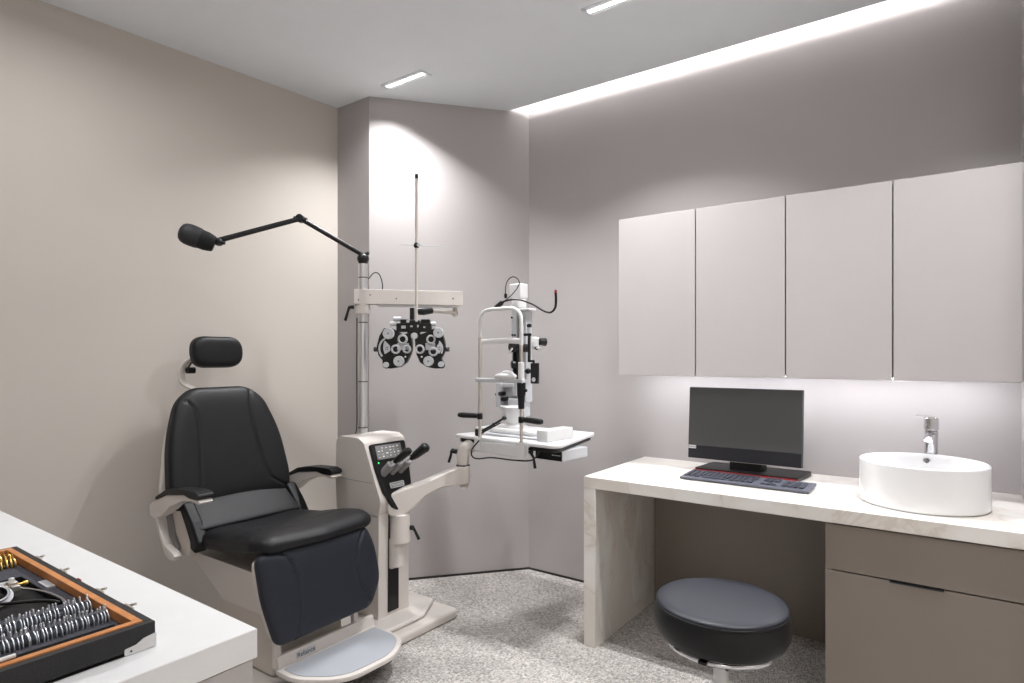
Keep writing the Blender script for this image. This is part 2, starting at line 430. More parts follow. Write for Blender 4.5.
# ------------------------------------------------------------------ monitor, stand base, keyboard
mt = thing('desktop_monitor', (-.76, 2.84, DZ), 'dark all-in-one screen on a black base with red edge', 'monitor')
Tm = Matrix.Translation((-.770, 2.815, .806)) @ Matrix.Rotation(math.radians(-4), 4, 'X')
MB().box(-.246, .246, .002, .03, 0, .332, .003, 2, Tm).build('housing', 'darkgrey', mt)
MB().box(-.2445, .2445, -.002, .0025, .062, .3305, mtx=Tm).build('screen', 'screen', mt)
MB().box(-.2445, .2445, -.0025, .0035, .0015, .061, .001, 1, Tm).build('speaker_bar', 'bezel', mt)
MB().box(-.246, .246, -.001, .004, 0, .0018, mtx=Tm).build('trim_strip', 'alum', mt)
tg = MB().box(-.243, -.208, -.0032, -.0022, .046, .0605, mtx=Tm).build('badge', 'lettering', mt)
text_mesh('lenovo', .0125, 'badge_text', 'ink', tg, Tm @ Matrix.Translation((-.2255, -.0034, .0535)) @ Matrix.Rotation(PI/2, 4, 'X'))
MB().prism([(2.83, DZ+.012), (2.93, DZ+.012), (2.875, DZ+.2), (2.845, DZ+.2)], -.83, -.69, 'yz', .004).build('neck', 'black', mt)
bs = MB().prism(rpoly([(-.975, 2.785), (-.535, 2.785), (-.515, 2.99), (-.955, 2.99)], .012), DZ, DZ+.020, bev=.003).build('stand_base', 'black', mt)
MB().box(-.974, -.536, 2.7805, 2.786, DZ+.0075, DZ+.0135).build('red_edge', 'red', bs)['label'] = 'red front edge of the black base'
kb = thing('keyboard', (-.71, 2.67, DZ), 'dark grey full size keyboard lying in front of the screen', 'keyboard')
Tk = Matrix.Translation((-.711, 2.660, DZ+.004)) @ Matrix.Rotation(math.radians(1.2), 4, 'X')
MB().box(-.256, .256, -.084, .084, .0, .010, .003, 2, Tk).box(-.24, -.2, .06, .08, -.0028, .001, mtx=Tk).box(.2, .24, .06, .08, -.0028, .001, mtx=Tk).box(-.24, -.2, -.08, -.06, -.0016, .002, mtx=Tk).box(.2, .24, -.08, -.06, -.0016, .002, mtx=Tk).build('case', 'keybase', kb)
k0 = None; cnt = 0
def key(x, y, w):
    x = x*1.0 if x > .07 else -.24+(x+.236)*1.03
    global k0, cnt
    cnt += 1
    o = MB().box(-.0086, .0086, -.008, .008, 0, .004, .0012, 1).build('key', 'key', None) if k0 is None else k0.copy()
    if k0 is None: k0 = o
    else: COL.objects.link(o)
    p = Tk @ Vector((x, y, .0115)); put(o, p, kb); o.rotation_euler = (math.radians(1.2), 0, 0); o.scale = (w, 1, 1)
for r in range(6):
    y = .064-r*.0215-(.004 if r else 0)
    if r < 5:
        n_ = 14
        for q in range(n_-(1 if r > 2 else 0)):
            if r > 2 and q == 12: key(-.236+12.35*.0205, y, 1.65)
            else: key(-.236+q*.0205, y, 1.)
    else:
        for xx, w in ((-.236, 1), (-.213, 1), (-.19, 1), (-.12, 5.6), (-.048, 1), (-.025, 1), (-.002, 1), (.025, 1)): key(xx, y, w)
    for q in range(3):
        if not (r == 3 or (r == 4 and q != 1)): key(.078+q*.0215, y, 1.)
    if r:
        for q in range(3): key(.158+q*.0215, y, 1.)
    for q in range(0 if r == 0 else 1): key(.2235, y, 1.)

# ------------------------------------------------------------------ stool
stx, sty = -.605, 1.975
st = thing('swivel_stool', (stx, sty, 0), 'round black leather stool with chrome ring tucked before the desk', 'stool')
zt = .510; r0 = .21
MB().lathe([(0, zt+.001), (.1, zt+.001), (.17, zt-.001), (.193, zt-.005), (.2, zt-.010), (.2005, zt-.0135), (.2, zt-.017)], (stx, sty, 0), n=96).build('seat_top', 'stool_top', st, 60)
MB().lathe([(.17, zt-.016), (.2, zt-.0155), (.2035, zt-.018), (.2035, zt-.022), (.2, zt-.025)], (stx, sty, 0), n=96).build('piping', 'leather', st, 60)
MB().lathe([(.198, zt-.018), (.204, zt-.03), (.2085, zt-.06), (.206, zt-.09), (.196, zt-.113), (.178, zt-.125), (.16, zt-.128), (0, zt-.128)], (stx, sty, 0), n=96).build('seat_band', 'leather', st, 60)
MB().lathe([(.170, zt-.133), (.173, zt-.139), (.170, zt-.145), (.163, zt-.146), (.158, zt-.140), (.163, zt-.133), (.170, zt-.133)], (stx, sty, 0), n=96).build('chrome_ring', 'chrome', st, 60)
mb = MB()
for a in (0, PI/2, PI, 3*PI/2):
    mb.cyl((stx, sty, zt-.142), (stx+.166*math.cos(a+.4), sty+.166*math.sin(a+.4), zt-.146), .006)
mb.cyl((stx, sty, zt-.17), (stx, sty, zt-.12), .05)
mb.build('seat_plate', 'black', st)
MB().box(stx-.012, stx+.014, sty-.185, sty-.15, zt-.140, zt-.129, .003).build('latch', 'black', st)
MB().cyl((stx, sty, .11), (stx, sty, zt-.16), .024).build('gas_column', 'white', st)
MB().cyl((stx, sty, .06), (stx, sty, .2), .034, bev=.004).build('column_sleeve', 'chrome', st)
for k in range(5):
    a = k*2*PI/5+.3; dx, dy = math.cos(a), math.sin(a)
    lg = MB().tube([(stx+.02*dx, sty+.02*dy, .095), (stx+.15*dx, sty+.15*dy, .082), (stx+.26*dx, sty+.26*dy, .07)], [.024, .019, .014], 12, 3, (1, .7)).build('base_leg', 'chrome', st)
    w = MB(); ex, ey = stx+.262*dx, sty+.262*dy
    for sg in (-1, 1):
        px, py = -dy*sg*.013, dx*sg*.013
        w.cyl((ex+px*.4, ey+py*.4, .027), (ex+px*1.5, ey+py*1.5, .027), .027, n=24, bev=.004)
    w.cyl((ex, ey, .03), (ex, ey, .075), .006); w.build('caster', 'black', lg)

# ------------------------------------------------------------------ exam chair (faces +x, centred on y = 1.53)
CY = 1.53
ch = thing('examination_chair', (-2.3, CY, 0), 'black leather reclining eye exam chair with beige base beside the left wall', 'chair')
MB().prism(rpoly([(-2.58, .0455), (-2.115, .0455), (-2.125, .34), (-2.48, .34)], .02), CY-.165, CY+.165, 'xz', .025, 3).build('pedestal', 'beige2', ch)
MB().prism(rpoly([(-2.70, .445), (-2.16, .445), (-2.12, .42), (-2.12, .318), (-2.14, .295), (-2.41, .292), (-2.44, .305)], .008), CY-.2, CY+.2, 'xz', .012, 3).build('seat_pan_cover', 'beige', ch)
# seat
sp = rpoly([(-.33, -.245), (.22, -.275), (.30, -.25), (.318, 0), (.30, .25), (.22, .285), (-.33, .25)], [.05, .05, .08, .2, .08, .05, .05])
sp = densify(sp, .022)
def seatwarp(x, y, z):
    k = max(0, (x+.02)/.33)
    return (x, y, z+.018*math.sin(min(1, k)*PI*.75)-.006-(.012*(1-min(1, abs(y)/.27)**2) if z > 0 else 0))
seams = [[(.14, -.262), (.155, -.2), (.165, -.1), (.17, 0), (.165, .1), (.155, .2), (.14, .262)]]
MB().cushion(sp, .052, .05, Matrix.Translation((-2.325, CY+.004, .545)) @ Matrix.Rotation(math.radians(-5), 4, 'Y'), seams, 44, 2.4, .004, .006, seatwarp, (0, 0), .12).build('seat', 'leather', ch, 60)
# lower back pad, light catching slope between seat and backrest
lp = densify(rpoly([(-.25, -.085), (.25, -.085), (.262, .085), (-.262, .085)], .03), .02)
lm = frame((-2.575, CY-.01, .612), (0, 1, 0), (-.80, 0, .60))
MB().cushion(lp, .014, .03, lm, [], 16, 3., crown=.1).build('lumbar_pad', 'leather', ch, 60)
# backrest: local x = y world, local y = up the back
bp = rpoly([(-.27, .0), (.27, .0), (.282, .09), (.262, .3), (.205, .47), (.13, .53), (-.13, .53), (-.205, .47), (-.262, .3), (-.282, .09)], [.05, .05, .5, .9, .35, .12, .12, .35, .9, .5], 10)
bp = densify(bp, .012)
bdir = Vector((-.235, 0, .97)).normalized()
bm_ = frame((-2.655, CY-.028, .622), (0, 1, 0), bdir)
bseams = []
for sg in (-1, 1):
    bseams.append([(sg*.135, .535), (sg*.14, .50), (sg*.128, .46), (sg*.122, .40), (sg*.13, .28), (sg*.15, .16), (sg*.175, .08), (sg*.245, .03), (sg*.29, .012)] if sg > 0 else
                  [(-.205, .475), (-.16, .46), (-.133, .42), (-.128, .34), (-.136, .22), (-.15, .1), (-.165, 0)])
def bwarp(x, y, z):
    w = .035*(abs(x)/.27)**2.2 if z > 0 else .02*(abs(x)/.27)**2
    return (x, y, z+w)
MB().cushion(bp, .05, .045, bm_, bseams, 60, 2.7, .006, .0055, bwarp, (0, .26), .1).build('backrest', 'leather', ch, 60)
# beige shell behind the backrest
bs2 = densify(rpoly([(-.27, .0), (.27, .0), (.275, .1), (.235, .3), (.16, .47), (.09, .515), (-.09, .515), (-.16, .47), (-.235, .3), (-.275, .1)], [.05, .05, .12, .3, .12, .08, .08, .12, .3, .12]), .03)
MB().cushion(bs2, .02, .035, frame(Vector((-2.71, CY-.028, .622)), (0, 1, 0), bdir), [], 12, 3, ctr=(0, .26)).build('back_shell', 'beige', ch, 60)
# headrest
hp = densify(rpoly([(-.122, -.074), (.122, -.074), (.122, .074), (-.122, .074)], .085, 14), .012)
hm = frame((-2.845, CY-.0, 1.300), (0, 1, 0), (-.1, 0, 1))
def hwarp(x, y, z): return (x, y, z+(.016*(x/.13)**2 if z > 0 else .01*(x/.13)**2))
hr = MB().cushion(hp, .045, .03, hm, [], 20, 2.6, warp=hwarp, crown=.12).build('headrest', 'leather', ch, 60)
hb = MB().tube([(-2.80, CY-.05, 1.09), (-2.86, CY-.07, 1.12), (-2.915, CY-.105, 1.150), (-2.928, CY-.115, 1.185), (-2.918, CY-.112, 1.235), (-2.89, CY-.09, 1.268), (-2.87, CY-.04, 1.29)], [.012, .014, .018, .021, .02, .016, .014], 14, 4, (1, .6))
hb.build('headrest_bracket', 'beige', ch)
MB().cyl((-2.90, CY-.105, 1.215), (-2.90, CY-.07, 1.215), .015).tube([(-2.90, CY-.10, 1.225), (-2.87, CY-.10, 1.25), (-2.845, CY-.095, 1.255)], .0045).build('headrest_lock', 'black', hr)
# arms
for sg, yy in ((-1, 1.222), (1, 1.838)):

    prof = rpoly([(-2.745, .625), (-2.70, .615), (-2.64, .640), (-2.57, .685), (-2.47, .722), (-2.40, .728), (-2.345, .724), (-2.332, .733), (-2.36, .746), (-2.45, .748), (-2.60, .728), (-2.72, .685), (-2.75, .668)], .012, 4)
    ar = MB().prism(prof, yy-.027, yy+.027, 'xz', .012, 3).build('armrest', 'beige', ch)
    pad = rpoly([(-2.690, .697), (-2.60, .730), (-2.45, .748), (-2.41, .740), (-2.35, .740), (-2.335, .750), (-2.34, .763), (-2.37, .771), (-2.43, .770), (-2.50, .766), (-2.60, .750), (-2.685, .712)], .010, 4)
    MB().prism(pad, yy-.031, yy+.031, 'xz', .012, 3).build('armrest_pad', 'leather', ar)
    br = rpoly([(-2.752, .64), (-2.70, .645), (-2.69, .60), (-2.635, .515), (-2.575, .50), (-2.545, .485), (-2.56, .465), (-2.60, .462), (-2.635, .478), (-2.68, .545), (-2.74, .62)], .008, 4)
    MB().prism(br, yy-.02 if sg < 0 else yy-.012, yy+.012 if sg < 0 else yy+.02, 'xz', .006, 2).build('arm_support', 'beige', ar)
    lk = rpoly([(-2.70, .64), (-2.655, .64), (-2.63, .56), (-2.58, .505), (-2.60, .49), (-2.66, .54)], .006, 3)
    y1 = yy+(.012 if sg < 0 else -.012); y2 = CY+sg*.262
    MB().prism(lk, min(y1, y2), max(y1, y2), 'xz', .004, 2).build('arm_link', 'midgrey', ar)
    ar.location.z -= .012
# side hinge covers
for sg in (-1, 1):
    hc = rpoly([(-2.70, .66), (-2.63, .66), (-2.57, .58), (-2.53, .52), (-2.53, .46), (-2.62, .455), (-2.67, .52)], .02, 5)
    y1, y2 = CY+sg*.235, CY+sg*.283
    MB().prism(hc, min(y1, y2), max(y1, y2), 'xz', .012, 3).build('hinge_cover', 'beige2', ch)
    y1, y2 = CY+sg*.22, CY+sg*.272
    MB().prism(rpoly([(-2.66, .67), (-2.60, .67), (-2.53, .60), (-2.47, .52), (-2.50, .475), (-2.56, .50), (-2.62, .58)], .02, 5), min(y1, y2), max(y1, y2), 'xz', .012, 3).build('side_bolster', 'leather', ch)
# legrest
lgp = densify(rpoly([(-.278, .165), (-.268, .0), (-.228, -.172), (.215, -.166), (.282, -.07), (.272, .08), (.235, .168)], [.035, .6, .045, .07, .12, .4, .05], 8), .012)
ld = Vector((-.17, 0, .985)).normalized()
lgm = frame((-2.035, CY, .388), (0, 1, 0), ld)
ls = [[(-.19, .17), (-.15, .12), (-.125, .05), (-.118, -.03), (-.13, -.1), (-.15, -.17)], [(.22, .168), (.17, .1), (.15, .02), (.158, -.05), (.18, -.1), (.21, -.145)]]
MB().cushion(lgp, .035, .03, lgm, ls, 48, 2.8, .008, .0055, ctr=(0, 0), crown=.12).build('legrest', 'leather_blue', ch, 60)
lgs = rpoly([(-.262, .15), (-.265, .05), (-.222, -.158), (.215, -.158), (.265, .05), (.24, .15)], [.03, .3, .05, .05, .3, .03])
MB().prism(lgs, -.05, -.022, 'xy', .006, 2, lgm).build('legrest_shell', 'beige', ch)
# footrest
fr = thing  # (name reuse guard)
fo = MB().prism(rpoly([(-2.04, 1.325), (-1.93, 1.325), (-1.775, 1.43), (-1.765, 1.68), (-1.86, 1.80), (-2.04, 1.80)], [.01, .16, .2, .2, .12, .01], 10), .098, .118, bev=.006)
fo.prism(rpoly([(-2.055, .10), (-2.03, .10), (-2.043, .160), (-2.062, .160)], .004), 1.335, 1.80, 'xz', .004)
fo.box(-2.075, -2.05, 1.33, 1.36, .11, .33, .008).box(-2.075, -2.05, 1.70, 1.725, .11, .33, .008)
foot = fo.build('footrest', 'beige', ch)
MB().prism(rpoly([(-2.02, 1.345), (-1.935, 1.345), (-1.795, 1.44), (-1.785, 1.672), (-1.87, 1.782), (-2.02, 1.782)], [.01, .16, .2, .2, .12, .01], 10), .118, .1205, bev=.001).build('tread', 'tread', foot)
MB().prism(rpoly([(-2.05, 1.35), (-1.93, 1.345), (-1.80, 1.44), (-1.79, 1.67), (-1.88, 1.78), (-2.05, 1.78)], .03), .082, .098).build('footrest_shade', 'black', foot)  # black plate that paints the shade beneath the footrest
lbm = frame((-2.0355, 1.455, .1375), (0, 1, 0), (-.13, 0, 1))
lb = MB().box(-.043, .043, -.012, .012, 0, .0012, mtx=lbm).build('label_plate', 'offwhite', foot)
text_mesh('Reliance', .024, 'label_text', 'ink', lb, lbm @ Matrix.Translation((0, 0, .0015)))

# ------------------------------------------------------------------ instrument stand
sd = thing('instrument_stand', (-2.28, 2.02, 0), 'beige floor-standing ophthalmic instrument stand with steel pole and two arms', 'instrument stand')
MB().prism(rpoly([(-2.62, 1.30), (-1.99, 1.30), (-1.975, 2.285), (-2.50, 2.285)], [.05, .05, .03, .05]), .0, .045, bev=.014, seg=3).build('base_plate', 'beige', sd)
MB().prism([(-2.40, 1.70), (-2.06, 1.70), (-2.03, 1.90), (-2.03, 2.10), (-2.12, 2.26), (-2.40, 2.26)], .045, .07, bev=.022, seg=3).build('base_cover', 'beige', sd)
MB().prism(rpoly([(-2.43, .0), (-2.145, .0), (-2.140, .56), (-2.43, .56)], .004), 1.918, 2.112, 'xz', .012, 3).build('column', 'beige', sd)
cons = rpoly([(-2.436, .545), (-2.138, .545), (-2.115, .62), (-2.20, .885), (-2.24, .905), (-2.36, .905), (-2.395, .885), (-2.425, .70)], [.004, .03, .05, .03, .02, .03, .04, .05], 6)
cmb = MB().prism(cons, 1.895, 2.122, 'xz', .010, 4)
for v in cmb.bm.verts:      # the housing widens towards its top
    v.co.y = 2.010+(v.co.y-2.010)*(.84+.32*(v.co.z-.545)/.36)
cs = cmb.build('console', 'beige', sd)
# black front panel lying on the sloping console face
pd = Vector((-.085, 0, .265)).normalized()
pm = frame((-2.152, 2.012, .742), (0, 1, 0), pd)      # local z = outward
bp2 = rpoly([(-.098, .135), (.098, .135), (.104, .02), (.098, -.1), (.06, -.16), (-.03, -.185), (-.06, -.165), (-.097, -.09), (-.104, .02)], [.015, .015, .03, .03, .03, .03, .03, .03, .03])
bp2 = [(x*(.82+.30*(y+.185)/.32), y) for x, y in bp2]
MB().prism(bp2, -.008, .012, 'xy', .004, 2, pm).build('front_panel', 'black', cs)
disp = MB().box(-.085, .074, .058, .124, .0115, .0145, .001, 1, pm).build('display', 'midgrey', cs)
mk = MB()
for r in range(4):
    for q in range(6):
        if random.random() < .75:
            x, y = -.075+q*.024+random.uniform(-.002, .002), .068+r*.0135
            mk.box(x, x+random.choice((.006, .01, .013)), y, y+random.choice((.002, .004, .006)), .0144, .0150, mtx=pm)
mk.build('display_markings', 'lettering', disp)
npm = pm @ Matrix.Translation((-.0, -.068, .012))
npl = MB().prism(rpoly([(-.044, -.013), (.044, -.013), (.044, .013), (-.044, .013)], .005), 0, .0015, 'xy', 0, 2, npm)
nplate = npl.build('nameplate', 'offwhite', cs)
MB().box(-.036, .036, -.0092, .0092, .0014, .0019, mtx=npm).build('nameplate_inset', 'midgrey', nplate)
text_mesh('RELIANCE', .0142, 'nameplate_text', 'lettering', nplate, npm @ Matrix.Translation((0, 0, .0021)))
MB().ball(pm @ Vector((-.083, .045, .012)), .0035).build('indicator_light', 'green_led', cs)
# wells and the three hand instruments
HL = ['black-headed hand instrument in the console well nearest the chair', 'short all-silver hand instrument in the middle console well', 'hand instrument with the longest black head, farthest right in the console wells']
hd = Vector((.74, .30, .62)).normalized()
for i in range(3):
    y = -.060+i*.052
    b0 = pm @ Vector((y, .010, .020))
    mbw = MB().cyl(b0-hd*.02-Vector((0, 0, .012)), b0+hd*.042-Vector((0, 0, .0)), .019, .0205, bev=.004); mbw.build('instrument_well', 'midgrey', cs)
    t = thing('diagnostic_handle', b0+hd*.03, HL[i], 'medical instrument', 'hand instruments in the console wells')
    q0 = b0+hd*.038
    L_ = (.085, .03, .095)[i]
    MB().cyl(q0, q0+hd*.022, .0135, .011, bev=.002).build('neck', 'chrome', t)
    h0 = q0+hd*.02
    MB().tube([h0, h0+hd*L_*.35, h0+hd*L_, h0+hd*(L_+.016)], [.010, (.019, .011, .022)[i], (.023, .012, .028)[i], .011], 16, 4, (1, .85)).build('grip', 'chrome' if i == 1 else 'black', t)
MB().box(-2.420, -2.160, 1.8966, 1.8990, .6985, .7000, mtx=None).build('panel_joint', 'midgrey', cs)
# slot with black liner and clamp on column front
MB().box(-2.146, -2.139, 1.975, 2.043, .086, .60, .002, 1).build('slot_liner', 'black', sd)
MB().cyl((-2.118, 2.010, .30), (-2.118, 2.010, .43), .034, .034, bev=.004).box(-2.15, -2.12, 1.98, 2.045, .29, .43, .004).build('lower_slider', 'beige', sd)
sl = MB().cyl((-2.105, 2.02, .410), (-2.105, 2.02, .547), .046, .043, 36, .005).box(-2.15, -2.10, 1.985, 2.055, .412, .545, .005).build('arm_clamp', 'beige', sd)
MB().cyl((-2.072, 2.045, .478), (-2.052, 2.055, .478), .011, bev=.003).tube([(-2.058, 2.052, .481), (-2.047, 2.058, .462), (-2.030, 2.066, .425)], [.008, .0065, .0075]).build('clamp_lever', 'black', sl)
# swing arm to the table
A = Vector((-2.115, 2.01, .58)); B = Vector((-1.93, 2.265, .74))
ax = Vector((B.x-A.x, B.y-A.y, 0)).normalized()
am = frame((A.x, A.y, 0), ax, (0, 0, 1))
Lh = math.hypot(B.x-A.x, B.y-A.y)
arm = rpoly([(-.05, .54), (.03, .54), (.07, .572), (.13, .625), (.21, .66), (Lh+.022, .665), (Lh+.03, .69), (Lh+.028, .755), (Lh-.03, .752), (.13, .692), (-.03, .648), (-.05, .625)], [.03, .02, .05, .06, .05, .02, .02, .012, .02, .06, .03, .03], 6)
sw = MB().prism(arm, -.036, .036, 'xy', .014, 4, am).build('swing_arm', 'beige', sd)
MB().ball((B.x+.005, B.y+.005, .652), .018, (1.2, 1.2, .6)).build('arm_bolt_cap', 'beige2', sw)
MB().lathe([(0, 0), (.033, 0), (.034, .004), (.03, .008), (0, .008)], (B.x, B.y, .750)).build('joint_ring', 'black', sw)
# table support elbow
E1 = [(B.x, B.y, .755), (B.x, B.y, .80), (B.x+.008, B.y+.012, .832), (B.x+.035, B.y+.03, .85), (B.x+.09, B.y+.05, .853), (B.x+.2, B.y+.09, .850)]
MB().tube(E1, [.028, .030, .033, .034, .028, .02], 24, 5).build('table_elbow', 'beige', sw)
MB().tube([(B.x-.03, B.y-.012, .818), (B.x-.055, B.y-.022, .822)], .012).tube([(B.x-.055, B.y-.022, .824), (B.x-.057, B.y-.024, .80), (B.x-.066, B.y-.03, .765)], .0065).build('elbow_lever', 'black', sw)
# table
TZ = .90
TA, TB, TC, TD = Vector((-2.005, 2.270)), Vector((-1.366, 2.222)), Vector((-1.46, 2.735)), Vector((-1.84, 2.765))
tb = MB().prism(rpoly([TA, TB, TC, TD], [.035, .05, .035, .035], 8), TZ-.017, TZ, 'xy', .006, 3).build('instrument_table', 'white', sw)
def inset(P, k):
    c_ = sum(P, Vector((0, 0)))/len(P); return [p+(c_-p).normalized()*k for p in P]
MB().prism(rpoly(inset([TA, TB, TC, TD], .020), .04), TZ-.036, TZ-.0171, 'xy', .002).build('table_underframe', 'black', tb)
# junction box under the table right end
e1 = (TB-TA).normalized(); e2 = Vector((-e1.y, e1.x))
jm = frame((TB.x, TB.y, TZ-.036), (e1.x, e1.y, 0), (e2.x, e2.y, 0))
jb = MB().box(-.180, -.030, .075, .275, -.046, 0, .003, 2, jm).build('power_box', 'offwhite', tb)
MB().box(-.177, -.033, .0725, .0745, -.044, -.002, mtx=jm).build('power_box_face', 'black', jb)
mk = MB()
for k in range(6): mk.box(-.085+k*.008, -.080+k*.008, .0718, .0724, -.022, -.018, mtx=jm)
mk.build('power_box_lettering', 'lettering', jb)
q = Vector((*(TA+e1*.47+e2*.03), TZ-.04))
MB().cyl(q, q-Vector((0, 0, .012)), .012).tube([q-Vector((0, 0, .01)), q+Vector((.015, .0, -.03)), q+Vector((.03, -.01, -.075))], [.007, .0055, .007]).build('table_lock_lever', 'black', tb)
# pole
PX, PY = -2.357, 2.01
MB().cyl((PX, PY, .88), (PX, PY, 1.735), .0225, n=36).build('pole', 'steel', sd)
for z in (.93, 1.155, 1.445, 1.665): MB().cyl((PX, PY, z), (PX, PY, z+.004), .0233, n=36).build('pole_ring', 'black', sd)
MB().tube([(PX-.042, PY-.012, .90), (PX-.026, PY-.016, .95), (PX-.032, PY-.012, 1.2), (PX-.026, PY-.016, 1.47)], .003, 8, 6).tube([(PX+.028, PY+.01, 1.66), (PX+.045, PY+.03, 1.69), (PX+.065, PY+.045, 1.685), (PX+.078, PY+.055, 1.64), (PX+.078, PY+.055, 1.605)], .0028, 8, 6).build('pole_cable', 'black', sd)
ov = Vector((.33, .368, 0)).normalized(); obm = frame((PX, PY, 0), ov, (0, 0, 1))
bmz0, bmz1 = 1.535, 1.608
bmn = MB().prism(rpoly([(-.042, bmz0), (.49, bmz0+.001), (.49, bmz1), (-.042, bmz1)], .004, 3), -.034, .034, 'xy', .004, 2, obm).build('overhead_arm', 'beige', sd)
MB().box(.07, .46, bmz0-.008, bmz0, -.024, .024, mtx=obm).build('arm_rail', 'white', bmn)
mb = MB()
for a, b_ in ((-.02, .02), (.035, .045), (.16, .03), (.44, .035)):
    mb.cyl(obm @ Vector((a, bmz0+b_, .0335)), obm @ Vector((a, bmz0+b_, .0348)), .0035, n=12)
mb.build('arm_screws', 'black', bmn)
MB().cyl((PX, PY, 1.487), (PX, PY, 1.536), .036, n=36, bev=.003).build('arm_collar', 'beige', sd)
MB().cyl((PX-.03, PY-.03, 1.522), (PX-.045, PY-.045, 1.522), .009).tube([(PX-.045, PY-.045, 1.525), (PX-.05, PY-.052, 1.50), (PX-.06, PY-.06, 1.455)], [.0075, .006, .0075]).build('collar_lever', 'black', sd)

# ------------------------------------------------------------------ phoropter hanging from the arm
Rv = Vector((.8103, .586, 0)); Fv = Vector((-.586, .8103, 0))
PC = Vector((-2.072, 2.056, 1.334))
ph = thing('phoropter', PC, 'black phoropter with silver dials hanging in front of the angled wall', 'phoropter')
phm = frame(PC, Rv, (0, 0, 1))                # local x right, y up, z towards the room
k_ = .0047/9.757
def Z(zx, zy): return ((zx-400)*k_, (390-zy)*k_)
# hanger from overhead arm
en = Vector((-2.035, 2.378, 1.52)) - ov*.035
hg = MB().cyl(en+Vector((0, 0, .016)), en-Vector((0, 0, .03)), .011).ball(en-Vector((0, 0, .02)), .017).tube([en-Vector((0, 0, .018)), Vector((-2.02, 2.12, 1.498))], .009, 12)
hg.build('hanger_rod', 'alum', ph)
hj = phm @ Vector((*Z(520, 62), 0))
MB().tube([(-2.02, 2.14, 1.498), hj, phm @ Vector((*Z(450, 62), 0))], [.014, .018, .016], 14).build('hanger_joint', 'black', ph)
MB().box(*[v for v in (Z(390, 0)[0], Z(430, 0)[0])], Z(0, 145)[1], Z(0, 28)[1], -.015, .012, .003, 2, phm).build('hanger_stem', 'black', ph)
tbk = MB()
x0, x1 = Z(262, 0)[0], Z(600, 0)[0]
tbk.box(x0, x1, Z(0, 262)[1], Z(0, 178)[1], -.03, .02, .004, 2, phm)
tbk.box(Z(300, 0)[0], Z(385, 0)[0], Z(0, 185)[1], Z(0, 140)[1], -.028, .018, .004, 2, phm)
tbk.box(Z(500, 0)[0], Z(585, 0)[0], Z(0, 185)[1], Z(0, 140)[1], -.028, .018, .004, 2, phm)
tbk.box(Z(370, 0)[0], Z(490, 0)[0], Z(0, 280)[1], Z(0, 150)[1], -.022, .026, .004, 2, phm)
tbk.build('bridge', 'black', ph)
for zx, zy, w, h in ((333, 217, 22, 14), (412, 210, 12, 8), (474, 208, 7, 12), (535, 218, 10, 7), (378, 160, 14, 14), (462, 152, 12, 12)):
    (a, b_), (c_, d_) = Z(zx-w, zy+h), Z(zx+w, zy-h); MB().box(a, c_, b_, d_, .0255 if 370 < zx < 490 else .0195, .0275 if 370 < zx < 490 else .0215, .0005, 1, phm).build('bridge_marking', 'offwhite', ph)
def dial(par, zx, zy, r, dep=.018, z0=.018, m='offwhite', name='dial', ticks=True):
    x, y = Z(zx, zy); c0 = phm @ Vector((x, y, z0-.004)); c1 = phm @ Vector((x, y, z0+dep)); rr = r*k_
    o = MB().cyl(c0, c1, rr, rr*.96, 32, .0012).build(name, m, par)
    if ticks:
        mk = MB()
        for j in range(8):
            a = j*PI/4+.3
            mk.box(rr*.55, rr*.8, -.0006, .0006, z0+dep-.0004, z0+dep+.0003, mtx=phm @ Matrix.Translation((x, y, 0)) @ Matrix.Rotation(a, 4, 'Z'))
        mk.cyl(phm @ Vector((x, y, z0+dep-.0005)), phm @ Vector((x, y, z0+dep+.0006)), rr*.2, n=14)
        mk.build('dial_markings', 'midgrey', o)
    return o
def lensring(par, zx, zy, r):
    x, y = Z(zx, zy); rr = r*k_; c0 = phm @ Vector((x, y, .014)); nrm = (phm.to_3x3() @ Vector((0, 0, 1)))
    o = MB().lathe([(rr*.58, 0), (rr*.6, .012), (rr*.7, .016), (rr*.95, .014), (rr, .010), (rr, 0), (rr*.58, 0)], c0, nrm, 32).build('lens_ring', 'offwhite', par)
    MB().lathe([(0, .0), (rr*.6, .0), (rr*.6, .003), (0, .005)], phm @ Vector((x, y, .0145)), nrm, 28).build('lens_aperture', 'black', o)
